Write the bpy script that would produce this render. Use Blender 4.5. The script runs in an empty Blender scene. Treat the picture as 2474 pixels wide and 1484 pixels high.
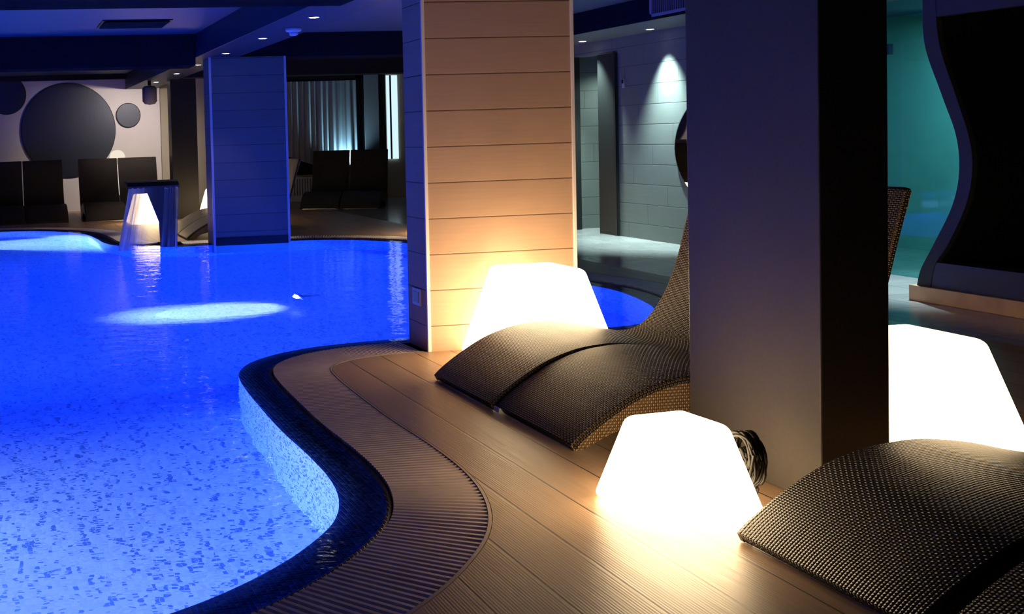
import bpy, bmesh, math, random
from mathutils import Vector, Matrix
random.seed(7)
PI = math.pi
SC = bpy.context.scene
COL = SC.collection

# ------------------------------------------------------------------ helpers
class MB:
    """collects geometry for one mesh (with a uv layer in metres)"""
    def __init__(s):
        s.bm = bmesh.new(); s.uv = s.bm.loops.layers.uv.new('UVMap')
    def v(s, p): return s.bm.verts.new(p)
    def face(s, vs, uvs=None, smooth=False):
        try: f = s.bm.faces.new(vs)
        except ValueError: return None
        f.smooth = smooth
        if uvs:
            for l, u in zip(f.loops, uvs): l[s.uv].uv = u
        return f
    def box(s, x0, x1, y0, y1, z0, z1):
        p = [s.v((x, y, z)) for z in (z0, z1) for y in (y0, y1) for x in (x0, x1)]
        def q(a, b, c, d, ax):
            f = s.face([p[a], p[b], p[c], p[d]])
            if f:
                for l in f.loops:
                    co = l.vert.co
                    l[s.uv].uv = (co[ax[0]], co[ax[1]])
        q(0, 2, 3, 1, (0, 1)); q(4, 5, 7, 6, (0, 1)); q(0, 1, 5, 4, (0, 2))
        q(2, 6, 7, 3, (0, 2)); q(0, 4, 6, 2, (1, 2)); q(1, 3, 7, 5, (1, 2))
        return s
    def obox(s, c, ax, ay, az):
        """oriented box: centre and three half-axis vectors"""
        c, ax, ay, az = map(Vector, (c, ax, ay, az))
        p = [s.v(c + i*ax + j*ay + k*az) for k in (-1, 1) for j in (-1, 1) for i in (-1, 1)]
        for a, b, c_, d in ((0,2,3,1),(4,5,7,6),(0,1,5,4),(2,6,7,3),(0,4,6,2),(1,3,7,5)):
            s.face([p[a], p[b], p[c_], p[d]])
        return s
    def lathe(s, prof, seg=24, c=(0,0,0), axis='Z', smooth=True, caps=True):
        rings = []
        for r, h in prof:
            ring = []
            for i in range(seg):
                a = 2*PI*i/seg; x, y = r*math.cos(a), r*math.sin(a)
                p = {'Z': (x, y, h), 'Y': (x, h, y), 'X': (h, x, y)}[axis]
                ring.append(s.v(Vector(c) + Vector(p)))
            rings.append(ring)
        for a, b in zip(rings, rings[1:]):
            for i in range(seg):
                j = (i+1) % seg
                s.face([a[i], a[j], b[j], b[i]], smooth=smooth)
        if caps:
            s.face(rings[0][::-1]); s.face(rings[-1])
        return s
    def tube(s, pts, r, seg=8, smooth=True):
        pts = [Vector(p) for p in pts]; rings = []; up = Vector((0.13, 0.21, 0.97)).normalized()
        for i, p in enumerate(pts):
            t = (pts[min(i+1, len(pts)-1)] - pts[max(i-1, 0)]).normalized()
            n = t.cross(up)
            if n.length < 1e-3: n = t.cross(Vector((1, 0, 0)))
            n.normalize(); b = t.cross(n)
            rings.append([s.v(p + r*(math.cos(2*PI*k/seg)*n + math.sin(2*PI*k/seg)*b)) for k in range(seg)])
        for a, b in zip(rings, rings[1:]):
            for i in range(seg):
                j = (i+1) % seg
                s.face([a[i], a[j], b[j], b[i]], smooth=smooth)
        s.face(rings[0][::-1]); s.face(rings[-1])
        return s
    def prism(s, poly, a0, a1, axis='Y', smooth=False):
        """extrude a 2-D outline along an axis. axis Y: (x,z); X: (y,z); Z: (x,y)"""
        def P(u, w, a): return {'Y': (u, a, w), 'X': (a, u, w), 'Z': (u, w, a)}[axis]
        A = [s.v(P(u, w, a0)) for u, w in poly]; B = [s.v(P(u, w, a1)) for u, w in poly]
        n = len(poly)
        for i in range(n):
            j = (i+1) % n
            s.face([A[i], A[j], B[j], B[i]], smooth=smooth)
        fa = s.face(A[::-1], [tuple(q) for q in poly][::-1]); fb = s.face(B, [tuple(q) for q in poly])
        return s
    def build(s, name, mat, parent=None, bevel=0, seg=2, loc=None):
        bmesh.ops.recalc_face_normals(s.bm, faces=s.bm.faces[:])
        me = bpy.data.meshes.new(name); s.bm.to_mesh(me); s.bm.free()
        o = bpy.data.objects.new(name, me); COL.objects.link(o)
        if mat: me.materials.append(mat)
        if parent: o.parent = parent
        if loc: o.location = loc
        if bevel:
            m = o.modifiers.new('bevel', 'BEVEL'); m.width = bevel; m.segments = seg
            m.limit_method = 'ANGLE'; m.angle_limit = 0.6
        return o

def tag(o, label=None, cat=None, group=None, kind=None):
    if label: o['label'] = label
    if cat: o['category'] = cat
    if group: o['group'] = group
    if kind: o['kind'] = kind
    return o
def thing(name, label, cat, loc=(0,0,0), rz=0, group=None):
    o = bpy.data.objects.new(name, None); COL.objects.link(o)
    o.location = loc; o.rotation_euler = (0, 0, rz); o.empty_display_size = .1
    return tag(o, label, cat, group)
def struct(name, mb, mat, label, cat, bevel=0):
    return tag(mb.build(name, mat, bevel=bevel), label, cat, kind='structure')
def dup(root, loc, rz, label, group=None, scale=None):
    r = root.copy(); COL.objects.link(r); r.location = loc; r.rotation_euler = (0, 0, rz)
    if scale: r.scale = (scale,)*3
    r['label'] = label
    if group: r['group'] = group
    for ch in list(root.children):
        c = ch.copy(); COL.objects.link(c); c.parent = r
        for g in list(ch.children):
            d = g.copy(); COL.objects.link(d); d.parent = c
    return r
def light(name, kind, loc, energy, color, target=None, size=.05, spot=None, blend=.5, sizey=None):
    l = bpy.data.lights.new(name, kind); l.energy = energy; l.color = color
    o = bpy.data.objects.new(name, l); COL.objects.link(o); o.location = loc
    if kind in ('POINT', 'SPOT'): l.shadow_soft_size = size
    if kind == 'AREA':
        l.size = size
        if sizey: l.shape = 'RECTANGLE'; l.size_y = sizey
    if kind == 'SPOT': l.spot_size = spot; l.spot_blend = blend
    if target:
        d = Vector(target) - Vector(loc); o.rotation_euler = d.to_track_quat('-Z', 'Y').to_euler()
    return o

# ------------------------------------------------------------------ materials
class N:
    def __init__(s, name):
        s.m = bpy.data.materials.new(name); s.m.use_nodes = True
        s.t = s.m.node_tree; s.t.nodes.clear()
        s.out = s.t.nodes.new('ShaderNodeOutputMaterial')
    def n(s, kind, ins=None, **kw):
        nd = s.t.nodes.new('ShaderNode' + kind)
        for k, v in kw.items(): setattr(nd, k, v)
        for k, v in (ins or {}).items():
            i = nd.inputs[k]
            if isinstance(v, bpy.types.NodeSocket): s.t.links.new(v, i)
            elif isinstance(v, tuple) and len(v) == 3 and i.type == 'RGBA': i.default_value = (*v, 1)
            else: i.default_value = v
        return nd
    def math(s, op, a, b=0.0, c=None):
        d = {0: a, 1: b}
        if c is not None: d[2] = c
        return s.n('Math', d, operation=op).outputs[0]
    def mix(s, f, a, b):
        nd = s.n('Mix', data_type='RGBA'); 
        for i, v in ((0, f), (6, a), (7, b)):
            if isinstance(v, bpy.types.NodeSocket): s.t.links.new(v, nd.inputs[i])
            elif isinstance(v, tuple): nd.inputs[i].default_value = (*v, 1)
            else: nd.inputs[i].default_value = v
        return nd.outputs[2]
    def pos(s): return s.n('NewGeometry').outputs['Position']
    def sep(s, v):
        q = s.n('SeparateXYZ', {0: v}); return q.outputs[0], q.outputs[1], q.outputs[2]
    def comb(s, x, y, z=0.0): return s.n('CombineXYZ', {0: x, 1: y, 2: z}).outputs[0]
    def noise(s, v, scale, detail=3, rough=.5):
        return s.n('TexNoise', {'Vector': v, 'Scale': scale, 'Detail': detail, 'Roughness': rough}).outputs['Fac']
    def ramp(s, f, *st):
        nd = s.n('ValToRGB', {0: f}); cr = nd.color_ramp
        while len(cr.elements) < len(st): cr.elements.new(.5)
        for e, (p, c) in zip(cr.elements, st):
            e.position = p; e.color = (*c, 1) if isinstance(c, tuple) else (c, c, c, 1)
        return nd.outputs[0]
    def bump(s, h, strength=.5, dist=.01):
        return s.n('Bump', {'Height': h, 'Strength': strength, 'Distance': dist}).outputs[0]
    def bsdf(s, col, rough=.5, metal=0.0, normal=None, spec=.5, coat=0.0, **kw):
        d = {'Base Color': col, 'Roughness': rough, 'Metallic': metal, 'Specular IOR Level': spec, 'Coat Weight': coat}
        if normal is not None: d['Normal'] = normal
        d.update(kw)
        return s.n('BsdfPrincipled', d).outputs[0]
    def done(s, shader, vol=None):
        s.t.links.new(shader, s.out.inputs[0])
        if vol: s.t.links.new(vol, s.out.inputs['Volume'])
        return s.m

def plain(name, col, rough=.5, metal=0.0, spec=.18, mottled=.0, nscale=3.0):
    b = N(name)
    c = col
    if mottled:
        f = b.noise(b.n('TexCoord').outputs['Object'], nscale, 4)
        c = b.mix(f, tuple(x*(1-mottled) for x in col), tuple(min(1, x*(1+mottled)) for x in col))
    return b.done(b.bsdf(c, rough, metal, spec=spec))
def emis(name, col, strength):
    b = N(name)
    return b.done(b.n('Emission', {'Color': col, 'Strength': strength}).outputs[0])

def m_deck():
    b = N('deck_wood'); x, y, z = b.sep(b.pos())
    u = b.math('DIVIDE', b.math('SUBTRACT', x, 1.458), .2535)
    idx = b.math('FLOOR', u); fr = b.math('FRACT', u)
    # butt joints every 2.4 m, staggered
    off = b.n('TexWhiteNoise', {'W': idx}, noise_dimensions='1D').outputs['Value']
    v = b.math('DIVIDE', b.math('ADD', y, b.math('MULTIPLY', off, 2.4)), 2.4)
    plank = b.n('TexWhiteNoise', {'Vector': b.comb(idx, b.math('FLOOR', v), 0.0)}, noise_dimensions='3D').outputs['Value']
    gr = b.noise(b.comb(b.math('MULTIPLY', x, 60.0), b.math('MULTIPLY', y, 2.2), 0.0), 1.0, 5, .6)
    gr2 = b.noise(b.comb(b.math('MULTIPLY', x, 9.0), b.math('MULTIPLY', y, 1.2), plank), 1.0, 3)
    c = b.ramp(gr, (.25, (.25, .155, .085)), (.55, (.39, .25, .14)), (.8, (.49, .33, .195)))
    c = b.mix(b.math('MULTIPLY', gr2, .6), c, (.25, .155, .09))
    c = b.mix(b.math('MULTIPLY', plank, .35), c, (.48, .30, .165))
    d = b.math('MINIMUM', fr, b.math('SUBTRACT', 1.0, fr))
    gap = b.math('GREATER_THAN', d, .013)
    c = b.mix(gap, (.012, .008, .006), c)
    ridge = b.math('SINE', b.math('MULTIPLY', x, 2*PI/.0121))
    h = b.math('ADD', b.math('MULTIPLY', ridge, .05), b.math('MULTIPLY', gr, .35))
    h = b.math('ADD', h, b.math('MULTIPLY', b.math('MINIMUM', d, .03), 10.0))
    nrm = b.bump(h, .35, .006)
    rgh = b.math('ADD', .30, b.math('MULTIPLY', gr, .22))
    return b.done(b.bsdf(c, rgh, normal=nrm, spec=.55))
def m_stone_floor():
    b = N('stone_floor'); p = b.pos(); x, y, z = b.sep(p)
    f = b.noise(p, 2.5, 5)
    c = b.ramp(f, (.3, (.30, .31, .31)), (.7, (.42, .43, .42)))
    gx = b.math('ABSOLUTE', b.math('SUBTRACT', b.math('FRACT', b.math('DIVIDE', x, .6)), .5))
    gy = b.math('ABSOLUTE', b.math('SUBTRACT', b.math('FRACT', b.math('DIVIDE', y, .6)), .5))
    g = b.math('LESS_THAN', b.math('MAXIMUM', gx, gy), .494)
    c = b.mix(g, (.16, .16, .16), c)
    return b.done(b.bsdf(c, .16, spec=.6))
def m_boards(name, c0, c1, joint, z0=.174, dz=.2447, vert=None, rough=.55, soft=False):
    """large-format boards with thin horizontal joints; optional staggered vertical joints"""
    b = N(name); p = b.pos(); x, y, z = b.sep(p)
    w = b.math('DIVIDE', b.math('SUBTRACT', z, z0), dz)
    row = b.math('FLOOR', w); fr = b.math('FRACT', w)
    d = b.math('MULTIPLY', b.math('MINIMUM', fr, b.math('SUBTRACT', 1.0, fr)), dz)
    h = b.math('ADD', x, y)
    mask = b.math('GREATER_THAN', d, .0032)
    if vert:
        k = b.math('DIVIDE', b.math('ADD', h, b.math('MULTIPLY', row, vert*.37)), vert)
        fk = b.math('FRACT', k)
        dk = b.math('MULTIPLY', b.math('MINIMUM', fk, b.math('SUBTRACT', 1.0, fk)), vert)
        mask = b.math('MINIMUM', mask, b.math('GREATER_THAN', dk, .0028))
    g = b.noise(b.comb(b.math('MULTIPLY', h, 2.0), b.math('MULTIPLY', z, 70.0), row), 1.0, 5, .62)
    g2 = b.noise(p, 5.0, 4)
    c = b.mix(g, c0, c1)
    c = b.mix(b.math('MULTIPLY', g2, .35), c, tuple(v*.8 for v in c0))
    rv = b.n('TexWhiteNoise', {'W': row}, noise_dimensions='1D').outputs['Value']
    c = b.mix(b.math('MULTIPLY', rv, .22), c, tuple(v*.75 for v in c0))
    c = b.mix(mask, joint, c)
    nrm = b.bump(b.math('ADD', b.math('MULTIPLY', g, .25), b.math('MINIMUM', b.math('MULTIPLY', d, 150.0), 1.0)), .35, .004)
    return b.done(b.bsdf(c, rough, normal=nrm, spec=.12))
def m_mosaic(name, cols, size, uv=False, rough=.25, grout=(.3,.33,.4), spec=.5, gw=.07, bumps=.0, bs=.5):
    """small square tiles; cols = (threshold, colour) list picked at random per tile"""
    b = N(name)
    if uv:
        q = b.n('UVMap').outputs[0]
    else:
        q = b.pos()
    x, y, z = b.sep(q)
    u = b.math('DIVIDE', x, size); v = b.math('DIVIDE', y, size)
    cell = b.comb(b.math('FLOOR', u), b.math('FLOOR', v), 0.0)
    r = b.n('TexWhiteNoise', {'Vector': cell}, noise_dimensions='3D').outputs['Value']
    cl = b.noise(q, 6.0, 2)
    r2 = b.math('ADD', b.math('MULTIPLY', r, .82), b.math('MULTIPLY', cl, .18))
    nd = b.n('ValToRGB', {0: r2}); cr = nd.color_ramp; cr.interpolation = 'CONSTANT'
    while len(cr.elements) < len(cols): cr.elements.new(.5)
    for e, (p_, c_) in zip(cr.elements, cols): e.position = p_; e.color = (*c_, 1)
    fu = b.math('FRACT', u); fv = b.math('FRACT', v)
    du = b.math('MINIMUM', fu, b.math('SUBTRACT', 1.0, fu)); dv = b.math('MINIMUM', fv, b.math('SUBTRACT', 1.0, fv))
    d = b.math('MINIMUM', du, dv)
    c = b.mix(b.math('GREATER_THAN', d, gw), grout, nd.outputs[0])
    nrm = b.bump(b.math('ADD', b.math('MINIMUM', b.math('MULTIPLY', d, 5.0), 1.0), b.math('MULTIPLY', r, bumps)), bs, .003)
    return b.done(b.bsdf(c, rough, normal=nrm, spec=spec))
def m_water():
    b = N('pool_water'); p = b.pos(); x, y, z = b.sep(p)
    n1 = b.noise(b.comb(x, b.math('MULTIPLY', y, 1.6), 0.0), 3.2, 3, .55)
    n2 = b.noise(p, 9.0, 2)
    h = b.math('ADD', n1, b.math('MULTIPLY', n2, .10))
    nrm = b.bump(h, .14, .05)
    bf = b.n('NewGeometry').outputs['Backfacing']
    fr = b.n('Fresnel', {'IOR': 1.33, 'Normal': nrm}).outputs[0]
    fr = b.math('MULTIPLY', fr, b.math('ADD', .55, b.math('MULTIPLY', bf, .45)))
    tr = b.n('BsdfRefraction', {'Color': (1, 1, 1), 'Roughness': 0.0, 'IOR': 1.33, 'Normal': nrm}).outputs[0]
    gl = b.n('BsdfGlossy', {'Color': (1, 1, 1), 'Roughness': .05, 'Normal': nrm}).outputs[0]
    mx = b.n('MixShader', {0: fr, 1: tr, 2: gl}).outputs[0]
    ab = b.n('VolumeAbsorption', {'Color': (.0, .55, .97), 'Density': .26}).outputs[0]
    return b.done(mx, ab)
def m_fall():
    b = N('falling_water'); q = b.n('UVMap').outputs[0]; x, y, z = b.sep(q)
    s1 = b.noise(b.comb(b.math('MULTIPLY', x, 34.0), b.math('MULTIPLY', y, 1.3), 0.0), 1.0, 3, .6)
    s2 = b.noise(b.comb(b.math('MULTIPLY', x, 9.0), b.math('MULTIPLY', y, .5), 3.0), 1.0, 2)
    m = b.ramp(b.math('MULTIPLY', b.math('ADD', s1, s2), .5), (.40, 0.0), (.60, 1.0))
    e = b.math('ABSOLUTE', b.math('SUBTRACT', x, .5))
    left = b.ramp(x, (.20, 1.0), (.52, 0.0))
    op = b.math('ADD', b.math('MULTIPLY', left, .94), .05)
    m2 = b.math('MULTIPLY', op, b.math('ADD', .84, b.math('MULTIPLY', m, .16)))
    m2 = b.math('MAXIMUM', m2, b.math('MULTIPLY', b.math('GREATER_THAN', e, .462), .9))
    m2 = b.math('MAXIMUM', m2, b.math('MULTIPLY', b.math('MULTIPLY', b.math('GREATER_THAN', x, .72), m), .55))
    nrm = b.bump(s1, .5, .02)
    tr = b.n('BsdfTransparent', {'Color': (.96, .97, 1)}).outputs[0]
    tl = b.n('BsdfTranslucent', {'Color': (.95, .93, .9)}).outputs[0]
    gl = b.n('BsdfGlossy', {'Color': (.9, .9, .95), 'Roughness': .12, 'Normal': nrm}).outputs[0]
    k = b.n('MixShader', {0: b.math('ADD', .25, b.math('MULTIPLY', s1, .6)), 1: tl, 2: gl}).outputs[0]
    return b.done(b.n('MixShader', {0: m2, 1: tr, 2: k}).outputs[0])
def m_wicker(name, c0, c1, c2):
    b = N(name); q = b.n('UVMap').outputs[0]; u, v, z = b.sep(q)
    su = b.math('SINE', b.math('MULTIPLY', u, PI/.0105)); sv = b.math('SINE', b.math('MULTIPLY', v, PI/.0143))
    s = b.math('MULTIPLY', su, sv)
    weft = b.math('POWER', b.math('MAXIMUM', s, 0.0), .7)
    warp = b.math('MULTIPLY', b.math('POWER', b.math('MAXIMUM', b.math('MULTIPLY', s, -1.0), 0.0), .8), .34)
    h = b.math('MAXIMUM', weft, warp)
    n = b.noise(q, 30.0, 2); n2 = b.noise(q, 4.0, 2)
    c = b.ramp(h, (.18, c0), (.42, c1), (.9, c2))  # strand tops lightened and gaps blackened to imitate highlights and shade
    c = b.mix(b.math('MULTIPLY', n, .2), c, c1)
    nrm = b.bump(h, 1.0, .007)
    return b.done(b.bsdf(c, .40, normal=nrm, spec=.32))
def m_glass(name, tint, rough=.02, refl=1.0):
    b = N(name)
    bf = b.n('NewGeometry').outputs['Backfacing']
    fr = b.n('Fresnel', {'IOR': b.math('ADD', 1.45, b.math('MULTIPLY', bf, 1/1.45-1.45))}).outputs[0]
    tr = b.n('BsdfTransparent', {'Color': tint}).outputs[0]
    gl = b.n('BsdfGlossy', {'Color': (refl,)*3, 'Roughness': rough}).outputs[0]
    return b.done(b.n('MixShader', {0: fr, 1: tr, 2: gl}).outputs[0])
def m_disc():
    b = N('brushed_disc'); p = b.n('TexCoord').outputs['Object']; x, y, z = b.sep(p)
    g = b.noise(b.comb(b.math('MULTIPLY', x, 90.0), 0.0, b.math('MULTIPLY', z, 2.0)), 1.0, 4)
    c = b.mix(g, (.012, .013, .022), (.028, .029, .045))
    return b.done(b.bsdf(c, .42, .5))
def m_plaster_dark():
    b = N('dark_plaster'); p = b.pos()
    n = b.noise(p, 45.0, 4, .7); n2 = b.noise(p, 4.0, 3)
    c = b.mix(n, (.056, .050, .046), (.082, .073, .066))
    c = b.mix(b.math('MULTIPLY', n2, .3), c, (.048, .042, .039))
    return b.done(b.bsdf(c, .42, normal=b.bump(n, .25, .003), spec=.12))
def m_curtain():
    b = N('sheer_curtain')
    d = b.n('BsdfDiffuse', {'Color': (.5, .5, .52)}).outputs[0]
    t = b.n('BsdfTranslucent', {'Color': (.5, .52, .55)}).outputs[0]
    return b.done(b.n('MixShader', {0: .45, 1: d, 2: t}).outputs[0])
def m_lamp(name, st):
    b = N(name)
    return b.done(b.n('Emission', {'Color': (1.0, .72, .40), 'Strength': st}).outputs[0])

DECK = m_deck(); STONE = m_stone_floor()
BOARD_SHADE = m_boards('shaded_column_board', (.14, .13, .125), (.20, .19, .18), (.05, .05, .05))  # column boards in a darker copy, shade of the far column painted in
BOARD = m_boards('column_board', (.40, .25, .17), (.54, .355, .245), (.13, .075, .05))
CONC = m_boards('concrete_board', (.115, .13, .122), (.165, .182, .172), (.05, .055, .052), z0=.20, dz=.262, vert=1.21, rough=.6)
RIM = m_mosaic('rim_mosaic', [(0, (.005, .008, .006)), (.36, (.020, .034, .022)), (.60, (.040, .062, .040)), (.72, (.011, .017, .011))], .021, rough=.4, grout=(.008, .011, .018), spec=.15, bumps=.3)
TILEW = m_mosaic('pool_wall_mosaic', [(0, (.10, .15, .26)), (.25, (.72, .76, .82)), (.55, (.80, .83, .88)), (.72, (.50, .57, .68))], .020, uv=True, rough=.2, grout=(.70, .74, .79), bs=.12)
TILEF = m_mosaic('pool_floor_mosaic', [(0, (.13, .24, .40)), (.22, (.64, .72, .81)), (.48, (.72, .78, .86)), (.70, (.54, .63, .75))], .023, rough=.25, grout=(.64, .71, .80), gw=.05, bs=.08)
WATER = m_water(); FALL = m_fall(); WICKER = m_wicker('woven_brown_wicker', (.0018, .0014, .0012), (.017, .0115, .009), (.112, .078, .060)); WICKS = m_wicker('woven_lamplit_wicker', (.05, .03, .015), (.20, .125, .06), (.38, .26, .14))  # second wicker is a lightened copy, lamplight on the sides painted in
GRATE = plain('grating_slat', (.66, .53, .44), .42, spec=.35, mottled=.25, nscale=8)
GUTTER = plain('gutter_dark', (.012, .012, .013), .6)
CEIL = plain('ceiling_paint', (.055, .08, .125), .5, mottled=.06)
BEAM = plain('beam_paint', (.009, .009, .012), .95, spec=.0, mottled=.15)
SOFF = plain('soffit_paint', (.022, .027, .045), .45, mottled=.1)
SOFFR = plain('pale_soffit_paint', (.12, .13, .13), .5)
WALLB = plain('beige_wall_paint', (.52, .45, .36), .6, mottled=.08)
PANEL = plain('pale_panel', (.62, .55, .53), .5, mottled=.06)
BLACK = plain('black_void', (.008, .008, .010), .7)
DARKWALL = plain('dark_wall_paint', (.05, .05, .055), .6, mottled=.15)
PILLAR = m_plaster_dark()
TRIM = plain('pale_corner_trim', (.75, .68, .66), .35)
STEEL = plain('steel', (.55, .55, .57), .22, 1.0)
DKSTEEL = plain('dark_steel', (.05, .05, .06), .35, .8)
WHITEP = plain('white_plastic', (.8, .8, .82), .4)
NAVY = plain('navy_lacquer', (.040, .042, .046), .4, mottled=.1)
TANW = plain('tan_plinth_wood', (.62, .40, .25), .45, mottled=.3, nscale=6)
CABLE = plain('black_cable', (.005, .0045, .004), .4, spec=.22)
BLACKFR = plain('black_frame', (.012, .012, .014), .4)
GREYDOOR = plain('grey_door', (.016, .018, .018), .5)
RADI = plain('radiator_enamel', (.5, .5, .52), .4)
MIRROR = plain('mirror_glass', (.88, .89, .9), .02, 1.0)
TEAL = m_glass('teal_glass', (.62, .93, .93), .03)
TEALWALL = plain('teal_room_tile', (.42, .62, .62), .5, mottled=.12)
CURT = m_curtain(); DISC = m_disc(); LAMP = m_lamp('glowing_lamp_shell', 13.5); LAMPR = m_lamp('dimmer_glowing_lamp_shell', 7.0); LAMPS = m_lamp('small_glowing_lamp_shell', 16.0)
SPOTE = emis('downlight_lens_glow', (.92, .96, 1.0), 12)
POOLE = emis('pool_lens_glow', (.55, .72, 1.0), 14)
GLOBE = emis('globe_lamp_glow', (1.0, .88, .72), .9)
STRIPE = emis('lit_gap_glow', (.62, .86, 1.0), 1.1)

# ------------------------------------------------------------------ pool outline
BASE = [(-6.2, 2.2), (-3.6, 2.3), (-2, 2.5), (-1, 2.72), (-.25, 2.97), (.30, 3.19), (.74, 3.42), (1.05, 3.66), (1.25, 3.87),
        (1.42, 4.1), (1.53, 4.36), (1.59, 4.66), (1.605, 5.06), (1.59, 5.63), (1.605, 6.31), (1.625, 6.7), (1.67, 7.0),
        (1.80, 7.25), (2.06, 7.47), (2.4, 7.60), (2.82, 7.65), (3.5, 7.64), (4.2, 7.6), (4.9, 7.72), (5.42, 8.3),
        (5.70, 9.1), (5.77, 9.8), (5.58, 10.7), (5.45, 12), (5.52, 13.4), (5.68, 14.3), (5.50, 15.1), (4.9, 15.72), (4.1, 15.98),
        (3.4, 15.95), (2.9, 15.86), (2.35, 15.86), (1.88, 16.15), (1.68, 16.7), (1.62, 17.6), (1.45, 18.7), (.85, 19.62),
        (-.1, 20.0), (-2, 20.1), (-4.6, 19.7), (-6.3, 17.4), (-6.9, 10), (-6.9, 4.4)]
def catmull(P, k=24):
    out = []; n = len(P)
    for i in range(n):
        p0, p1, p2, p3 = (Vector(P[(i+j-1) % n]) for j in range(4))
        for s in range(k):
            t = s/k
            out.append(.5*((2*p1) + (p2-p0)*t + (2*p0-5*p1+4*p2-p3)*t*t + (-p0+3*p1-3*p2+p3)*t**3))
    return out
def resample(P, step):
    n = len(P); L = [0]
    for i in range(n): L.append(L[-1] + (P[(i+1) % n]-P[i]).length)
    m = int(L[-1]/step); out = []; j = 0
    for k in range(m):
        d = L[-1]*k/m
        while L[j+1] < d: j += 1
        out.append(P[j].lerp(P[(j+1) % n], (d-L[j])/(L[j+1]-L[j])))
    return out
LOOP = resample(catmull(BASE), .034)
for _ in range(6):
    LOOP = [(LOOP[i-1] + 2*LOOP[i] + LOOP[(i+1) % len(LOOP)])/4 for i in range(len(LOOP))]
NL = len(LOOP)
NRM = []
for i in range(NL):
    t = (LOOP[(i+1) % NL] - LOOP[i-1]).normalized(); NRM.append(Vector((t.y, -t.x)))   # points away from the water
def off(d): return [LOOP[i] + NRM[i]*d for i in range(NL)]
RIM_W, GR_W, DEPTH = .215, .375, .95
INNER = off(-RIM_W); GOUT = off(GR_W)
def clean(P, dmin, signed):   # drop offset points that fell closer to the base loop than the offset
    out = []
    for i, p in enumerate(P):
        ok = True
        for j in range(0, NL, 3):
            if (p-LOOP[j]).length < dmin: ok = False; break
        if ok: out.append(p)
    return out
GO_LOOP = clean(off(GR_W+.012), GR_W*.93, 1)

# ------------------------------------------------------------------ floor with pool opening
def ring_fill(outer, inner, z, name, mat, thick=None):
    bm = bmesh.new(); es = []
    for P in (outer, inner):
        vs = [bm.verts.new((p[0], p[1], z)) for p in P]
        for i in range(len(vs)): es.append(bm.edges.new((vs[i], vs[(i+1) % len(vs)])))
    bmesh.ops.triangle_fill(bm, edges=es, use_beauty=True, use_dissolve=False)
    for f in bm.faces:
        if f.normal.z < 0: f.normal_flip()
    me = bpy.data.meshes.new(name); bm.to_mesh(me); bm.free(); me.materials.append(mat)
    o = bpy.data.objects.new(name, me); COL.objects.link(o); return o
fl = ring_fill([(-8, -2.5), (6.45, -2.5), (6.45, 25.3), (-8, 25.3)], GO_LOOP[::2], 0.0, 'floor', DECK)
tag(fl, 'brown ribbed timber deck floor around the pool', 'floor', kind='structure')
struct('floor.001', MB().box(6.45, 11, -2.5, 25.3, -.1, 0.0), STONE, 'pale grey polished stone floor by the concrete wall', 'floor')

# ------------------------------------------------------------------ pool: basin, rim, water, grating
pool = thing('swimming_pool', 'curved indoor swimming pool lined with pale blue mosaic and a black mosaic rim', 'pool', (0, 0, 0))
mb = MB(); acc = 0
rimz0, rimz1 = -.010, -.034
rows = (rimz1-.012, -.14, -.27, -.40, -DEPTH, -1.35)
rings = []
for i in range(NL):
    rings.append([mb.v((INNER[i].x, INNER[i].y, z)) for z in rows])
for i in range(NL):
    j = (i+1) % NL; L = (INNER[j]-INNER[i]).length
    for k in range(len(rows)-1):
        mb.face([rings[i][k], rings[i][k+1], rings[j][k+1], rings[j][k]],
                [(acc, rows[k]), (acc, rows[k+1]), (acc+L, rows[k+1]), (acc+L, rows[k])], True)
    acc += L
mb.build('pool_wall', TILEW, pool)
mb = MB()
def bed(y):
    t = min(1, max(0, (y-6.3)/2.6)); t = t*t*(3-2*t)
    return -DEPTH - .3*t
GX, GY = 12, 60
ctr = [[mb.v((-8+14*i/GX, 1.5+19*j/GY, bed(1.5+19*j/GY))) for i in range(GX+1)] for j in range(GY+1)]
for j in range(GY):
    for i in range(GX): mb.face([ctr[j][i], ctr[j][i+1], ctr[j+1][i+1], ctr[j+1][i]], smooth=True)
fo = mb.build('pool_floor', TILEF, pool)
for p_ in fo.data.polygons:
    if p_.normal.z < 0: p_.flip()
mb = MB()
prof = [(0.0, -.06), (0.0, -.014), (-.016, -.0125), (-.03, -.0185), (-.10, -.024), (-RIM_W+.014, rimz1), (-RIM_W, rimz1-.014)]
rr = [[mb.v((LOOP[i].x+NRM[i].x*d, LOOP[i].y+NRM[i].y*d, z)) for d, z in prof] for i in range(NL)]
for i in range(NL):
    j = (i+1) % NL
    for k in range(len(prof)-1): mb.face([rr[i][k], rr[i][k+1], rr[j][k+1], rr[j][k]], smooth=True)
tag(mb.build('mosaic_rim', RIM, pool), 'wet black mosaic rim')
# gutter under the grating
mb = MB()
g = [[mb.v((LOOP[i].x+NRM[i].x*d, LOOP[i].y+NRM[i].y*d, z)) for d, z in ((0, -.02), (0, -.13), (GR_W+.012, -.13), (GR_W+.012, 0.0))] for i in range(NL)]
for i in range(NL):
    j = (i+1) % NL
    for k in range(3): mb.face([g[i][k], g[j][k], g[j][k+1], g[i][k+1]])
mb.build('gutter', GUTTER, pool)
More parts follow.
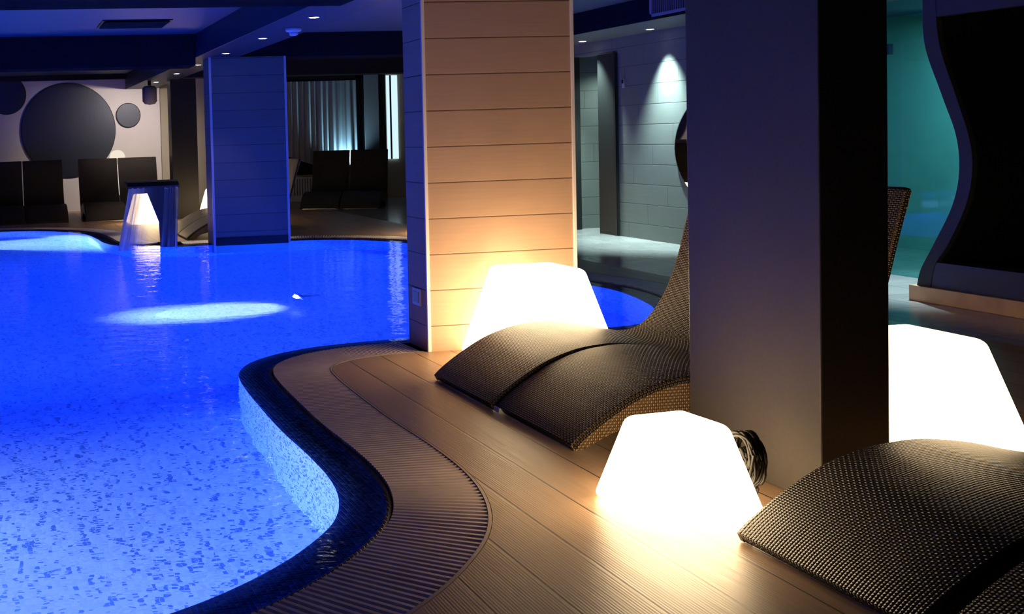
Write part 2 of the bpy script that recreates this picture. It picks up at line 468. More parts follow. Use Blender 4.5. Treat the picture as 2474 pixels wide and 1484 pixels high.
# water body (closed; dips slightly into the basin so no gap shows)
WL = off(-.024); WZ = -.0155
mb = MB(); n3 = WL[::2]
top = [mb.v((p.x, p.y, WZ)) for p in n3]; bot = [mb.v((p.x, p.y, -1.36)) for p in n3]
ft = mb.face(top); fb = mb.face(bot[::-1])
for i in range(len(n3)):
    j = (i+1) % len(n3); mb.face([top[i], bot[i], bot[j], top[j]])
bmesh.ops.triangulate(mb.bm, faces=[ft, fb])
tag(mb.build('pool_water', WATER), 'clear glowing blue water filling the curved pool', 'water', kind='stuff')
# overflow grating: slats across the channel
COLS = [(2.80, 3.94, 7.20, 7.62), (2.86, 4.05, 15.44, 15.95)]
gt = thing('overflow_grating', 'curved brown slatted overflow grating between black mosaic rim and timber deck', 'grating', (0, 0, 0))
mb = MB()
for i in range(NL):
    p, q, n = LOOP[i], GOUT[i], NRM[i]
    c = (p+q)/2
    if any(a-.03 < c.x < b+.03 and e-.2 < c.y < f+.25 for a, b, e, f in COLS[:1]) or (2.1 < c.x < 2.55 and 15.8 < c.y < 16.4): continue
    tn = Vector((-n.y, n.x))
    cen = Vector((c.x, c.y, -.012))
    hx = Vector((n.x, n.y, 0))*(GR_W/2-.006); hy = Vector((tn.x, tn.y, 0))*.0143; hz = Vector((0, 0, .011))
    # slat with a chamfered top
    P = []
    for s in (-1, 1):
        for a, z in ((-1, -1), (1, -1), (1, .45), (.55, 1), (-.55, 1), (-1, .45)):
            P.append(mb.v(cen + s*hx + a*hy + z*hz))
    for k in range(6):
        l = (k+1) % 6; mb.face([P[k], P[l], P[6+l], P[6+k]])
    mb.face(P[:6][::-1]); mb.face(P[6:])
tag(mb.build('slats', GRATE, gt), None)
mb = MB()
r0 = [[mb.v((LOOP[i].x+NRM[i].x*d, LOOP[i].y+NRM[i].y*d, z)) for d, z in ((GR_W-.004, -.022), (GR_W-.004, .001), (GR_W+.009, .001), (GR_W+.009, -.022))] for i in range(NL)]
for i in range(NL):
    j = (i+1) % NL
    if abs(LOOP[i].x-3.37) < .6 and abs(LOOP[i].y-7.6) < .3: continue
    for k in range(4): mb.face([r0[i][k], r0[j][k], r0[j][(k+1) % 4], r0[i][(k+1) % 4]])
tag(mb.build('edge_strip', plain('grating_edge', (.42, .33, .26), .35), gt), 'lighter outer edge strip')

# underwater lights
def pool_light(loc, aim, label, first=[None]):
    d = Vector(aim) - Vector(loc); rz = math.atan2(d.y, d.x)
    if first[0] is None:
        t = thing('pool_light', label, 'pool light', loc, rz, 'underwater lights in the pool')
        MB().lathe([(.05, -.035), (.125, -.035), (.13, -.02), (.125, .0), (.098, .004)], 28, axis='X').build('ring', STEEL, t)
        MB().lathe([(.097, -.01), (.09, .008), (.06, .016), (.0005, .02)], 28, axis='X').build('lens', POOLE, t)
        MB().lathe([(.03, -.034), (.03, -.24)], 12, axis='X').build('bracket', STEEL, t)
        first[0] = t
        return t
    return dup(first[0], loc, rz, label)

# ------------------------------------------------------------------ room shell
CZ = 2.97
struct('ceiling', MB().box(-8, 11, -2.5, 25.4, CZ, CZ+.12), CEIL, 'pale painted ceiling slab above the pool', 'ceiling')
struct('trim_1', MB().box(2.72, 3.34, 1.0, 25, 2.64, CZ), SOFF, 'long dark ceiling soffit running over the row of columns', 'soffit', .006)
struct('trim_2', MB().box(-8, 2.715, 15.46, 16.1, 2.53, CZ-.002), BEAM, 'dark cross beam over the far end of the pool left of the far column', 'beam')
struct('trim_3', MB().box(3.345, 7.365, 15.50, 16.1, 2.63, CZ-.002), BEAM, 'dark cross beam right of the far column', 'beam')
struct('trim_4', MB().box(-8, 2.715, 7.9, 8.68, 2.53, CZ-.002), BEAM, 'near dark cross beam at the top left above the pool', 'beam')
struct('trim_5', MB().box(3.345, 9.6, 20.0, 20.5, 2.62, CZ-.002), BLACK, 'black cross beam in front of the curtained window', 'beam')
struct('trim_6', MB().box(7.40, 8.4, -2.5, 17.0, 2.70, CZ-.002), SOFFR, 'pale lowered soffit along the concrete wall', 'soffit')
struct('trim_7', MB().box(7.37, 7.399, -2.5, 17.0, 2.70, CZ-.002), BEAM, 'dark blue vertical face of the soffit along the concrete wall', 'fascia')
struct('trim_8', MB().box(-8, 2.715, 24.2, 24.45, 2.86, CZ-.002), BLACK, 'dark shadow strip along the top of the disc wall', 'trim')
# walls
mb = MB().box(-8, 11, 25.0, 25.3, 0, CZ); struct('wall_back', mb, WALLB, 'far olive beige end wall', 'wall')
struct('wall_left', MB().box(-8.3, -8, -2.5, 25.3, 0, CZ), DARKWALL, 'dark wall on the far left side of the pool', 'wall')
struct('wall_front', MB().box(-8, 11, -2.8, -2.5, 0, CZ), DARKWALL, 'dark wall behind the viewer', 'wall')
struct('wall_outer', MB().box(11, 11.3, -2.5, 25.3, 0, CZ), DARKWALL, 'dark outer wall on the right', 'wall')
# concrete-look wall with a doorway
mb = MB().box(8.3, 8.5, 9.75, 14.16, 0, 2.699); mb.box(8.3, 8.5, 15.40, 17.0, 0, 2.699); mb.box(8.3, 8.5, 14.16, 15.40, 2.52, 2.699)
struct('wall_right', mb, CONC, 'grey concrete board wall with staggered joints and a doorway', 'wall')
mb = MB().box(8.5, 10.6, 15.42, 15.5, 0, 2.66); mb.box(9.05, 9.12, 14.1, 15.42, 0, 2.66)
struct('wall_doorway', mb, CONC, 'grey recess wall seen through the dark doorway', 'wall')
mb = MB().box(8.27, 8.36, 15.27, 15.41, 0, 2.52); mb.box(8.27, 8.36, 14.15, 14.62, 0, 2.50)
d1 = struct('door_1', mb, GREYDOOR, 'dark grey door standing partly open in the concrete wall', 'door')
MB().box(8.255, 8.268, 14.15, 14.19, 0, 2.52).build('jamb', BLACKFR, d1)

# ------------------------------------------------------------------ columns
c = thing('column', 'central square column clad in tan horizontal boards behind the glowing lamp', 'column', (0, 0, 0))
MB().box(2.825, 3.905, 7.235, 7.60, -.001, CZ).build('cladding', BOARD, c)
MB().box(2.818, 2.842, 7.225, 7.245, 0, CZ).build('corner_trim', TRIM, c, .003)
MB().box(3.893, 3.917, 7.225, 7.245, 0, CZ).build('corner_trim', TRIM, c, .003)
c2 = thing('column', 'far column with horizontal boards coloured dark for shade standing at the pool edge', 'column', (0, 0, 0))
MB().box(2.905, 4.005, 15.465, 15.93, -DEPTH, 2.639).build('cladding', BOARD_SHADE, c2)
MB().box(2.898, 2.93, 15.455, 15.48, -.02, 2.638).build('corner_trim', TRIM, c2, .003)
MB().box(3.98, 4.012, 15.455, 15.48, -.02, 2.638).build('corner_trim', TRIM, c2, .003)
MB().box(2.90, 4.01, 15.458, 15.47, -.03, .10).build('skirting', BLACKFR, c2)
c3 = tag(MB().box(3.09, 3.388, 3.863, 4.70, 0, CZ).build('column', PILLAR, bevel=.006), 'nearest rectangular pillar in dark plaster beside the small lamp', 'column')
c4 = tag(MB().box(3.17, 3.66, 20.9, 21.3, 0, CZ).build('column', BLACKFR, bevel=.004), 'slim black column near the far end wall behind the fountain', 'column')

# ------------------------------------------------------------------ floor lamps (truncated pyramids)
def frustum(b, t, h, r, seg=5):
    """rounded square frustum by stacking rounded-square rings"""
    mb = MB(); rings = []
    def ring(half, z, rad):
        P = []
        for qx, qy, a0 in ((1, 1, 0), (-1, 1, PI/2), (-1, -1, PI), (1, -1, 1.5*PI)):
            for k in range(seg+1):
                a = a0 + (PI/2)*k/seg
                P.append(mb.v((qx*(half-rad)+rad*math.cos(a), qy*(half-rad)+rad*math.sin(a), z)))
        return P
    def half(z): return b/2 + (t/2-b/2)*z/h
    prof = []
    for k in range(6):
        a = -PI/2 + (PI/2)*k/5; prof.append((r + r*math.sin(a), -r + r*math.cos(a)))
    for z in (h*.3, h*.5, h*.7): prof.append((z, 0))
    for k in range(6):
        a = (PI/2)*k/5; prof.append((h - r + r*math.sin(a), -r + r*math.cos(a)))
    for z, d in prof:
        hh = half(z) + d; rings.append(ring(hh, z + .004, max(.004, r + d*.6)))
    m = len(rings[0])
    for A, B in zip(rings, rings[1:]):
        for i in range(m): mb.face([A[i], A[(i+1) % m], B[(i+1) % m], B[i]], smooth=True)
    mb.face(rings[0][::-1], smooth=True); mb.face(rings[-1], smooth=True)
    return mb
lamp_s = thing('floor_lamp', 'small glowing white truncated pyramid lamp with a coiled cable at its side', 'lamp', (2.56, 3.985, 0), .09, 'glowing pyramid floor lamps')
frustum(.458, .275, .345, .03).build('glowing_shell', LAMPS, lamp_s)
lamp_b = thing('floor_lamp', 'large glowing white pyramid lamp behind the pair of loungers in front of the tan column', 'lamp', (3.40, 6.80, 0), .02, 'glowing pyramid floor lamps')
frustum(.76, .445, .60, .035).build('glowing_shell', LAMP, lamp_b)
lamp_r = thing('floor_lamp', 'large glowing white lamp at the right edge behind the nearest lounger', 'lamp', (3.775, 4.235, 0), -.02, 'glowing pyramid floor lamps')
frustum(.725, .425, .573, .033).build('glowing_shell', LAMPR, lamp_r)
dup(lamp_r, (2.535, 20.15, 0), .0, 'glowing white lamp seen through the falling water of the fountain', scale=.92)
dup(lamp_r, (3.83, 19.7, 0), .0, 'glowing white lamp peeping out left of the far column above the lounger', scale=1.04)
dup(lamp_r, (6.36, 15.75, 0), .0, 'glowing white lamp seen only in the wall mirror', scale=1.04)

# coiled cable hanging on the small lamp's side
pts = []
cc = Vector((2.80, 3.91, .205))
for k in range(24*26):
    a = 2*PI*k/26; turn = k/26
    R = .062 + .036*math.sin(turn*2.1) + .005*math.sin(a*3+turn)
    pts.append(cc + Vector((.014*math.sin(turn*2.7+a*.5) + 0.0022*(turn-12), R*.85*math.cos(a), R*1.12*math.sin(a))))
pts2 = [cc + Vector((.03, -.02, -.08)), cc + Vector((.03, -.03, -.12)), cc + Vector((.012, -.035, -.16)), cc + Vector((.0, -.03, -.187))]
cb = MB().tube(pts, .0072, 6); cb.tube(pts2, .0062, 6)
tag(cb.build('coiled_cable', CABLE), 'dark cable wound in a coil hanging on the right side of the small lamp', 'cable')

# ------------------------------------------------------------------ loungers
def spline(P, k=10):
    out = []; n = len(P)
    for i in range(n-1):
        p0 = Vector(P[max(i-1, 0)]); p1 = Vector(P[i]); p2 = Vector(P[i+1]); p3 = Vector(P[min(i+2, n-1)])
        for s in range(k):
            t = s/k
            out.append(.5*((2*p1) + (p2-p0)*t + (2*p0-5*p1+4*p2-p3)*t*t + (-p0+3*p1-3*p2+p3)*t**3))
    out.append(Vector(P[-1])); return out
TOPP = [(-.002, .036), (.056, .087), (.17, .165), (.32, .247), (.48, .300), (.62, .320), (.75, .322), (.93, .297), (1.10, .256), (1.22, .238),
        (1.33, .262), (1.42, .335), (1.50, .440), (1.56, .56), (1.61, .70), (1.66, .88), (1.70, 1.02), (1.735, 1.15)]
BOTP = [(.012, .004), (.05, .006), (.12, .035), (.22, .078), (.36, .112), (.52, .128), (.70, .125), (.86, .095), (.98, .05), (1.08, .004),
        (1.22, .002), (1.36, .004), (1.44, .10), (1.52, .29), (1.60, .54), (1.665, .79), (1.73, 1.0), (1.775, 1.145)]
W = .80
def make_lounger(label):
    t = thing('wave_lounger', label, 'lounger')
    top = spline(TOPP, 7); bot = spline(BOTP, 7)
    # woven top: sheet with rolled long edges and a nose roll
    mb = MB(); cs = []
    e = .014
    half = W/2
    sect = [(-half, -.030), (-half, -.010), (-half+.004, -.003), (-half+e, .0), (-half*.5, .0), (0, .0), (half*.5, .0), (half-e, .0), (half-.004, -.003), (half, -.010), (half, -.030)]
    path = [Vector((.024, .006)), Vector((.012, .010)), Vector((.001, .026))] + top + [Vector((1.75, 1.163)), Vector((1.77, 1.157))]
    L = 0; prev = None; rows = []
    for i, p in enumerate(path):
        if prev is not None: L += (p-prev).length
        prev = p
        a = path[max(i-1, 0)]; c_ = path[min(i+1, len(path)-1)]
        tn = (c_-a).normalized(); nn = Vector((-tn.y, tn.x))
        row = []; uacc = 0; last = None
        for (y, d) in sect:
            if last is not None: uacc += math.hypot(y-last[0], d-last[1])
            last = (y, d); q = p + nn*d
            row.append((mb.v((q.x, y, q.y)), (L, uacc)))
        rows.append(row)
    for A, B in zip(rows, rows[1:]):
        for k in range(len(sect)-1):
            mb.face([A[k][0], A[k+1][0], B[k+1][0], B[k][0]], [A[k][1], A[k+1][1], B[k+1][1], B[k][1]], True)
    mb.build('woven_top', WICKER, t)
    # side panels and underside
    poly = [(p.x, p.y-.004) for p in top] + [(p.x, p.y) for p in bot[::-1]]
    for s in (-1, 1):
        mb = MB()
        y0, y1 = s*(half-.022), s*(half-.003)
        A = [mb.v((x, y1, z)) for x, z in poly]; B = [mb.v((x, y0, z)) for x, z in poly]
        nt = len(top)
        # build strips between matching stations of top and bottom so the panel is well shaped
        m = len(top)
        for Y in (0, 1):
            V = A if Y == 0 else B
            for i in range(m-1):
                a, b_ = V[i], V[i+1]; c_, d_ = V[2*m-1-(i+1)], V[2*m-1-i]
                mb.face([a, b_, c_, d_], [(v.co.x, v.co.z) for v in (a, b_, c_, d_)])
        n = len(poly)
        for i in range(n):
            j = (i+1) % n; mb.face([A[i], A[j], B[j], B[i]])
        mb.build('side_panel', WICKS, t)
    mb = MB()
    for a, b_ in zip(bot, bot[1:]):
        v = [mb.v((a.x, -half+.01, a.y+.004)), mb.v((a.x, half-.01, a.y+.004)), mb.v((b_.x, half-.01, b_.y+.004)), mb.v((b_.x, -half+.01, b_.y+.004))]
        mb.face(v, [(a.x, -half), (a.x, half), (b_.x, half), (b_.x, -half)], True)
    mb.build('underside', WICKER, t)
    MB().box(.018, .034, -half+.05, half-.06, .001, .009).build('foot_rail', STEEL, t)
    return t
G1 = 'pair of wave loungers behind the near pillar'
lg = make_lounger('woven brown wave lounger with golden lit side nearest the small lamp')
lg.location = (2.55, 5.185, 0); lg['group'] = G1
MB().box(-.012, .03, W/2-.06, W/2+.012, .004, .03).build('connector_clip', WHITEP, lg, .004)
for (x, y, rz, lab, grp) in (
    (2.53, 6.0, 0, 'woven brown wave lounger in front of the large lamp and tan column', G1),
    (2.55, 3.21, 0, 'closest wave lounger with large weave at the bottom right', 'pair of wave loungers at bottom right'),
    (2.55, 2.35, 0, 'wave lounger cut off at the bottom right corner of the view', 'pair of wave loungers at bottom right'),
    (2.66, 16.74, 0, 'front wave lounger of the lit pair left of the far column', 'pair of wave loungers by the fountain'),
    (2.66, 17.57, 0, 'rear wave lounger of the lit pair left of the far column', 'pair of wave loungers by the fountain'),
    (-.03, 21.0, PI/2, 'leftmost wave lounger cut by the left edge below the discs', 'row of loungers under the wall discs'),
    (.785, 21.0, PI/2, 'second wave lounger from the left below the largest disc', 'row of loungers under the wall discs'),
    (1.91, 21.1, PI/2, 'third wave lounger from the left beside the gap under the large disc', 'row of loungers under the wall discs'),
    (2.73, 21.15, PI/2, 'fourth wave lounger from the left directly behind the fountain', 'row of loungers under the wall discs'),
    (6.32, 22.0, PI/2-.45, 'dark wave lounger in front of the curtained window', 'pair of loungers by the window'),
    (7.06, 21.645, PI/2-.45, 'dark wave lounger beside the bright lit gap next to the column', 'pair of loungers by the window'),
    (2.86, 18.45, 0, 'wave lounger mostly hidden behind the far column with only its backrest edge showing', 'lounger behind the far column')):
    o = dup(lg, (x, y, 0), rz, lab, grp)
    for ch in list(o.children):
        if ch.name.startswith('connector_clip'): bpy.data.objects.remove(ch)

# ------------------------------------------------------------------ far left wall: panel and discs
struct('wall_panel', MB().box(-8, 3.47, 24.5, 24.9, 0.0, 2.96), PANEL, 'pale mauve end wall panel carrying the dark discs', 'wall')
for x, z, r, lab in ((.12, 2.58, .43, 'medium dark round wall disc at the left edge'), (1.44, 1.78, 1.03, 'largest dark brushed round wall disc in the middle'),
                     (2.76, 2.07, .27, 'smallest grey round wall disc to the right')):
    o = MB().lathe([(r*.6, -.055), (r-.012, -.055), (r, -.045), (r, .0)], 64, axis='Y', smooth=False).build('wall_disc', DISC, loc=(x, 24.495, z))
    tag(o, lab, 'wall disc', 'dark discs on the end wall')
g = thing('mushroom_lamp', 'pale round-topped lamp peeping up between two far loungers', 'lamp', (2.40, 23.6, 0))
MB().lathe([(.12, 0), (.12, .02), (.03, .04), (.03, 1.15)], 16).build('stem', WHITEP, g)
MB().lathe([(.17, 1.13), (.165, 1.2), (.13, 1.27), (.07, 1.31), (.001, 1.32)], 24).build('shade', GLOBE, g)
sp = thing('ceiling_projector', 'small pale rounded projector hanging from the soffit in front of the end wall', 'projector', (2.82, 21.25, 0))
MB().lathe([(.001, 2.18), (.10, 2.20), (.14, 2.25), (.14, 2.50), (.10, 2.54)], 20).build('housing', plain('projector_housing', (.16, .145, .14), .5), sp)
MB().box(-.03, .03, -.03, .03, 2.55, 2.64).build('bracket', BLACKFR, sp)

# ------------------------------------------------------------------ fountain
f = thing('fountain_spout', 'dark steel blade fountain spout at the far pool edge', 'fountain', (0, 0, 0))
mb = MB().prism([(1.99, .86), (2.43, .88), (2.43, .0), (2.20, -.02), (2.19, .32)], 15.88, 15.94, 'Y'); mb.build('neck', DKSTEEL, f, .006)
mb = MB().prism([(15.52, .83), (15.60, .868), (15.75, .885), (15.94, .88), (15.94, .93), (15.75, .935), (15.60, .915), (15.52, .862)], 1.71, 2.44, 'X'); mb.build('blade', DKSTEEL, f, .004)
mb = MB(); rows = []
for i in range(25):
    tt = i/24; z = .845 - .875*tt
    yy = 15.53 - .16*math.sqrt(max(tt, 0)); row = []
    for k in range(49):
        uu = k/48
        x = (1.72 + .70*uu)*(1-tt) + (1.53 + .83*uu)*tt
        row.append((mb.v((x, yy + .012*math.sin(uu*57 + tt*2) + .006*math.sin(uu*131), z)), (uu, tt)))
    rows.append(row)
for A, B in zip(rows, rows[1:]):
    for k in range(48): mb.face([A[k][0], A[k+1][0], B[k+1][0], B[k][0]], [A[k][1], A[k+1][1], B[k+1][1], B[k][1]], True)
tag(mb.build('falling_water', FALL), 'thin streaky curtain of water falling from the fountain blade', 'water', kind='stuff')

# ------------------------------------------------------------------ small fittings
def downlight(loc, label, grp, first=[None]):
    if first[0] is None:
        t = thing('downlight', label, 'downlight', loc, 0, grp)
        MB().lathe([(.045, .0), (.062, -.006), (.062, -.001)], 24, caps=False).build('rim', WHITEP, t)
        MB().lathe([(.046, -.002), (.04, -.006), (.001, -.008)], 24).build('lens', SPOTE, t)
        first[0] = t; return t
    return dup(first[0], loc, 0, label, grp)
for (y, lab) in ((10.5, 'downlight in the long soffit, nearest of its row'), (12.65, 'downlight in the long soffit, second of its row'),
                 (14.8, 'downlight in the long soffit just in front of the far column'), (16.95, 'downlight in the long soffit just behind the dark cross beam, fourth of its row'), (19.1, 'downlight in the long soffit, fifth of its row and second from the end wall'), (21.7, 'downlight in the long soffit nearest the far end wall')):
    downlight((3.015, y, 2.64), lab, 'downlights in the long soffit')
downlight((8.06, 14.63, 2.70), 'downlight in the pale soffit above the dark doorway', 'downlights along the concrete wall')
downlight((8.06, 12.98, 2.70), 'downlight in the pale soffit washing the concrete wall', 'downlights along the concrete wall')
downlight((8.06, 8.55, 2.70), 'downlight in the pale soffit beside the wavy alcove frame', 'downlights along the concrete wall')
t = thing('smoke_detector', 'white smoke detector on the long soffit between two downlights', 'smoke detector', (3.076, 11.5, 2.64))
MB().lathe([(.085, 0), (.085, -.03), (.075, -.04), (.05, -.045)], 24).build('base', WHITEP, t)
MB().lathe([(.048, -.044), (.045, -.075), (.03, -.082), (.001, -.084)], 24).build('sensor', WHITEP, t)
t = thing('ceiling_vent', 'dark rectangular air vent in the blue lit ceiling', 'vent', (1.68, 13.93, CZ))
MB().box(-.43, .43, -.42, .42, -.012, -.001).build('frame', BLACKFR, t)
mb = MB()
for k in range(9): mb.obox((0, -.36+.09*k, -.022), (.40, 0, 0), (0, .032, .008), (0, -.001, .003))
mb.build('louvres', BLACKFR, t)
t = thing('wall_vent', 'slatted air grille on the blue soffit face near the top', 'vent', (7.37, 11.42, 2.875))
mb = MB()
for a in ((-.42, -.38, -.145, .11), (.38, .42, -.145, .11)): mb.box(-.025, 0, a[0], a[1], a[2], a[3])
mb.box(-.025, 0, -.42, .42, -.145, -.115); mb.box(-.025, 0, -.42, .42, .085, .115)
mb.build('frame', plain('vent_paint', (.30, .30, .36), .45), t)
mb = MB()
for k in range(18): mb.box(-.018, -.004, -.36+.0405*k, -.344+.0405*k, -.115, .085)
mb.build('slats', plain('vent_slat_paint', (.16, .16, .2), .5), t)
t = thing('wall_socket', 'pale framed socket low on the blue side of the tan column', 'socket', (2.825, 7.42, .355))
MB().box(-.012, 0, -.075, .075, -.06, .06).build('plate', plain('socket_plate', (.55, .55, .6), .35), t, .003)
MB().box(-.016, -.011, -.05, .05, -.038, .038).build('flap', plain('socket_flap', (.22, .22, .26), .35), t, .002)
t = thing('wall_sensor', 'small dark sensor high on the concrete wall beside the doorway', 'sensor', (8.3, 13.98, 2.07))
MB().box(-.03, 0, -.03, .03, -.06, .06).build('housing', plain('sensor_grey', (.3, .3, .32), .5), t, .005)
MB().box(-.045, -.028, -.012, .015, .0, .05).build('lens', BLACKFR, t, .004)

# wall mirror with a curved outline
mb = MB(); pl = []
for k in range(64):
    a = 2*PI*k/64
    pl.append((11.86 + .92*math.cos(a)*(1+.06*math.cos(2*a)), 1.20 + .75*math.sin(a)))
t = thing('wall_mirror', 'oval mirror with a thin edge on the concrete wall half hidden by the near pillar', 'mirror', (0, 0, 0))
MB().prism(pl, 8.272, 8.299, 'X').build('backing', NAVY, t)
mb = MB(); q = [mb.v((8.2705, y*.985+11.86*.015, z*.985+1.21*.015)) for y, z in pl]; mb.face(q); mb.build('glass', MIRROR, t)

# ------------------------------------------------------------------ teal glass door and room behind it
mb = MB().box(8.36, 8.372, 6.9, 9.70, .01, 2.60)
d2 = struct('door_2', mb, TEAL, 'teal lit glass door beside the wavy dark alcove', 'door')
tag(MB().box(8.34, 8.39, 9.50, 9.58, 2.10, 2.20).build('hinge', STEEL, d2), None)
MB().box(8.34, 8.39, 9.50, 9.58, .18, .28).build('hinge', STEEL, d2)
mb = MB().tube([(8.30, 8.30, 1.27), (8.30, 8.42, 1.27)], .012, 8); mb.tube([(8.30, 8.33, 1.27), (8.365, 8.33, 1.27)], .01, 8); mb.build('handle', STEEL, d2)
mb = MB().box(8.30, 8.5, 9.70, 9.76, 0, 2.699)
struct('trim_9', mb, SOFFR, 'pale jamb at the edge of the teal glass door', 'trim')
mb = MB().box(10.2, 10.3, 6.5, 13, 0, 2.66); mb.box(8.55, 10.3, 12.9, 13, 0, 2.66)
struct('wall_teal', mb, TEALWALL, 'teal tiled wall of the room behind the glass door', 'wall')
struct('ceiling.001', MB().box(8.4, 10.3, 6.5, 13, 2.66, 2.7), SOFFR, 'pale ceiling of the room behind the glass door', 'ceiling')

# ------------------------------------------------------------------ wavy alcove
al = thing('relaxation_alcove', 'black recessed alcove with a wavy navy frame on a tan plinth at the right edge', 'alcove', (0, 0, 0))
OUT = [(8.03, 2.699), (8.03, 2.44), (8.01, 2.07), (7.85, 1.67), (7.715, 1.34), (7.69, 1.05), (7.76, .78), (7.93, .48), (8.06, .26), (8.10, .125)]
INN = [(7.90, 2.699), (7.905, 2.40), (7.865, 2.05), (7.71, 1.64), (7.595, 1.32), (7.57, 1.08), (7.63, .80), (7.80, .48), (7.92, .31), (7.97, .125)]
so, si = spline(OUT, 8), spline(INN, 8)
def wavy(x0, x1, name, mat):
    mb = MB(); R = []
    for a, b_ in zip(so, si): R.append([mb.v((x0, a.x, a.y)), mb.v((x0, b_.x, b_.y)), mb.v((x1, b_.x, b_.y)), mb.v((x1, a.x, a.y))])
    for A, B in zip(R, R[1:]):
        for k in range(4): mb.face([A[k], A[(k+1) % 4], B[(k+1) % 4], B[k]], smooth=False)
    mb.face(R[0]); mb.face(R[-1][::-1])
    return mb.build(name, mat, al)
wavy(7.36, 7.405, 'wavy_post', NAVY)
wavy(7.406, 8.28, 'side_wall', BLACK)
MB().box(7.362, 7.45, 5.2, 7.90, 2.29, 2.698).build('header', NAVY, al)
MB().box(7.365, 7.56, 5.2, 7.96, .126, .33).build('seat_ledge', plain('ledge_navy', (.06, .065, .12), .4), al, .004)
MB().box(7.32, 8.28, 5.2, 8.14, .001, .125).build('plinth', TANW, al, .004)
mb = MB().box(8.25, 8.29, 5.2, 7.95, .13, 2.65); mb.box(7.37, 8.28, 5.15, 5.2, .13, 2.65)
mb.build('back_panel', BLACK, al)
MB().box(8.20, 8.245, 6.75, 7.15, .13, 2.3).build('inner_pilaster', plain('charcoal_pilaster', (.03, .03, .034), .6), al)

# ------------------------------------------------------------------ far right: window, curtain, radiator, lit strip
fr = MB(); 
for a in ((6.30, 6.42, .62, 2.86), (8.10, 8.30, .62, 2.86), (6.30, 8.30, .60, .74), (6.30, 8.30, 2.78, 2.9)): fr.box(a[0], a[1], 24.93, 24.999, a[2], a[3])
wn = struct('window_1', fr, BLACKFR, 'black framed window behind a sheer curtain on the end wall', 'window')
MB().box(6.42, 8.10, 24.985, 24.995, .74, 2.78).build('pane', BLACK, wn)
mb = MB(); A = []; B = []
for k in range(121):
    x = 6.43 + 1.66*k/120
    y = 24.85 + .035*math.sin(k*.62) + .018*math.sin(k*.27+1)
    A.append(mb.v((x, y, .80 + (.25 if x < 7.1 else 0)*max(0, (7.1-x)/.7)))); B.append(mb.v((x, y*.4+24.86*.6, 2.74)))
for k in range(120): mb.face([A[k], A[k+1], B[k+1], B[k]], smooth=True)
tag(mb.build('sheer_curtain', CURT), 'grey pleated sheer curtain lit from below in the far window', 'curtain')
t = thing('radiator', 'grey ribbed radiator under the curtained window', 'radiator', (6.75, 24.8, .1))
MB().box(-.5, .5, .0, .1, .42, .46).build('top_grille', RADI, t)
mb = MB()
for k in range(16): mb.box(-.49+.0625*k, -.45+.0625*k, -.01, .1, .04, .42)
mb.build('panel', RADI, t)
MB().box(-.45, .45, .02, .09, -.099, .04).build('feet', RADI, t)
w2 = MB().box(8.86, 9.12, 24.96, 24.995, .9, 2.84)
w2 = struct('lit_gap', w2, STRIPE, 'tall narrow bright strip in place of a lit gap on the end wall', 'window')  # glowing panel added in place of a lit gap
MB().box(8.66, 8.82, 24.93, 24.999, 0, 2.96).build('frame', BLACKFR, w2); MB().box(8.925, 8.96, 24.93, 24.958, .9, 2.84).build('glazing_bar', BLACKFR, w2)
struct('trim_10', MB().box(8.30, 8.64, 24.9, 24.999, 0, 2.9), plain('grey_pier', (.2, .19, .19), .6), 'grey pier between the far window and the lit gap', 'trim')

# ------------------------------------------------------------------ lights
BLUE = (.28, .46, 1.0)
def pl(loc, aim, e, label, cone=2.6, col=BLUE, size=.09):
    pool_light(loc, aim, label)
    d = (Vector(aim)-Vector(loc)).normalized()
    light('pool_spot', 'SPOT', Vector(loc)+d*.035, e, col, aim, size, cone, .8)
LED = (.014, .105, 1.0)
pl((-1.55, 3.05, -.35), (-.2, 6.5, -.95), 2100, 'underwater light on the near pool wall below the left edge', 2.9, (.55, .55, 1.0))
pl((2.35, 8.02, -.40), (1.0, 12, -1.0), 5200, 'underwater light hidden behind the black rim near the tan column', 2.9, LED)
pl((2.92, 11.05, -.80), (2.50, 11.0, -1.22), 62000, 'underwater spotlight in mid pool throwing a white beam', 1.12, (.95, .95, 1.0))
pl((-1.15, 18.75, -.75), (.0, 18.55, -1.22), 5000, 'underwater light at the far left end of the pool', 1.2, (.8, .88, 1.0))
pl((4.55, 7.98, -.40), (4.2, 10.5, -1.0), 700, 'underwater light in the small lobe behind the lamp', 2.8, LED)
pl((5.35, 14.0, -.40), (2.5, 13.5, -1.0), 3800, 'underwater light on the right pool wall behind the tan column', 2.8, LED)
pl((-6.55, 9.0, -.40), (0, 9, -1.0), 12000, 'underwater light on the left pool wall', 2.9, LED)
pl((-6.3, 15.5, -.40), (0, 14, -1.0), 10000, 'underwater light on the left pool wall further back', 2.9, LED)
for o in [q for q in bpy.data.objects if q.name.startswith('pool_light') and q.get('label', '')[:27] in ('underwater spotlight in mid ', 'underwater light at the far')]:
    p = MB(); h = 1.252 + o.location.z
    p.lathe([(.02, -h), (.02, -.02)], 12, c=(-.2, 0, 0)); p.lathe([(.11, -h), (.11, -h+.02), (.03, -h+.04)], 20, c=(-.2, 0, 0)); p.build('stand', STEEL, o)
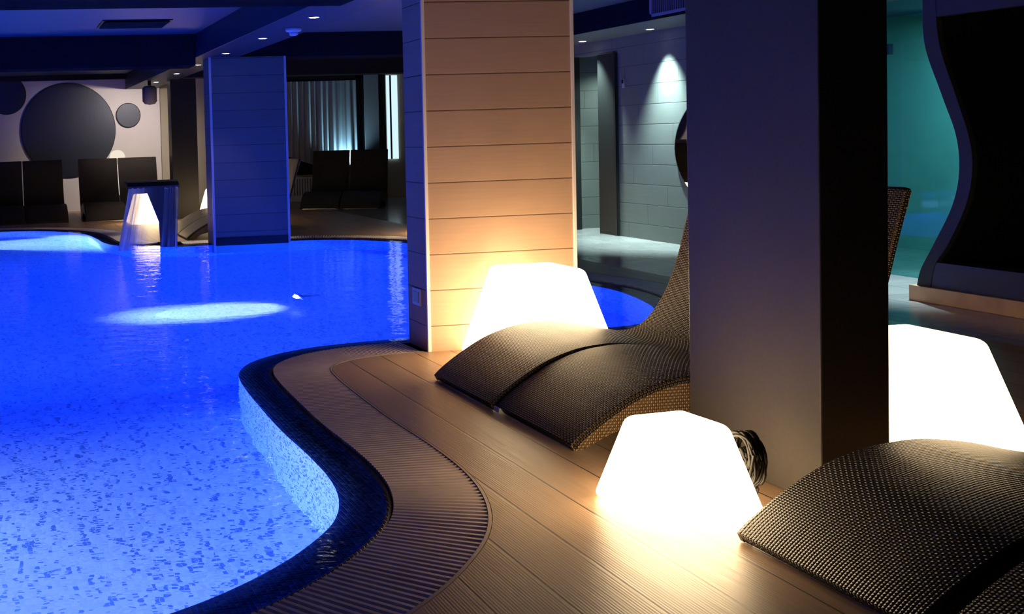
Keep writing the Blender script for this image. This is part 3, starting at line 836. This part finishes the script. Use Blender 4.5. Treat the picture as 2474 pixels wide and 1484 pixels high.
# downlight beams
WHT = (.80, .95, 1.0)
for y, e in ((10.5, 20), (12.65, 20), (14.8, 20), (16.95, 260), (19.1, 120), (21.7, 60)):
    light('downlight_beam', 'SPOT', (3.015, y, 2.62), e, (1, .93, .85), (3.015, y, 0), .03, 1.2, .7)
light('downlight_beam', 'SPOT', (3.015, 21.72, 2.62), 420, (1, .90, .80), (2.5, 24.5, 1.3), .03, 1.5, 1.0)
light('downlight_beam', 'SPOT', (8.06, 14.63, 2.68), 600, (.72, .97, .93), (8.2, 14.63, 0), .04, 1.3, .9)
light('downlight_beam', 'SPOT', (8.06, 12.98, 2.68), 1100, (.72, .98, .95), (8.20, 12.98, 0), .04, 1.25, 1.0)
light('recess_fill', 'SPOT', (8.8, 14.85, 2.62), 160, (.72, .95, .9), (8.85, 15.0, 0), .05, 2.0, 1.0)  # added lamp without a fixture, brightens the doorway recess
light('downlight_beam', 'SPOT', (8.06, 8.55, 2.68), 700, (.75, .95, 1.0), (8.0, 8.6, 0), .04, 1.1, .8)
light('teal_room_lamp', 'AREA', (9.3, 9.8, 2.6), 38, (.35, .9, .95), (9.3, 9.8, 0), .8)
# uplight at the foot of the curtain
light('curtain_uplight', 'SPOT', (7.75, 24.70, .70), 200, (.35, .75, 1.0), (7.75, 24.95, 2.2), .05, 2.0, .9)

# ------------------------------------------------------------------ world, camera, view
w = bpy.data.worlds.new('World'); SC.world = w; w.use_nodes = True
w.node_tree.nodes['Background'].inputs[0].default_value = (.002, .003, .008, 1); w.node_tree.nodes['Background'].inputs[1].default_value = 1
cam = bpy.data.cameras.new('Camera'); co = bpy.data.objects.new('Camera', cam); COL.objects.link(co); SC.camera = co
yaw, pitch, roll = 0.149293, 0.038856, -0.030847
cy, sy, cp, sn, cr, sr = math.cos(yaw), math.sin(yaw), math.cos(pitch), math.sin(pitch), math.cos(roll), math.sin(roll)
fw = Vector((sy*cp, cy*cp, -sn)); r_ = Vector((cy, -sy, 0)); u_ = r_.cross(fw)
rt = cr*r_ + sr*u_; up = -sr*r_ + cr*u_
M = Matrix((rt, up, -fw)).transposed().to_4x4(); M.translation = Vector((0, 0, 1.5))
co.matrix_world = M
cam.sensor_width = 36; cam.sensor_fit = 'HORIZONTAL'; cam.lens = 39.2886; cam.shift_x = 0.33221; cam.shift_y = -0.12085; cam.clip_start = .05
SC.view_settings.view_transform = 'Standard'; SC.view_settings.look = 'None'; SC.view_settings.gamma = 1; SC.view_settings.use_curve_mapping = False
SC.view_settings.exposure = 0.0
cyc = SC.cycles
cyc.max_bounces = 8; cyc.diffuse_bounces = 4; cyc.glossy_bounces = 4; cyc.transparent_max_bounces = 16
cyc.sample_clamp_indirect = 4; cyc.caustics_reflective = False; cyc.caustics_refractive = True
cyc.use_denoising = True; cyc.use_adaptive_sampling = True; cyc.adaptive_threshold = .03
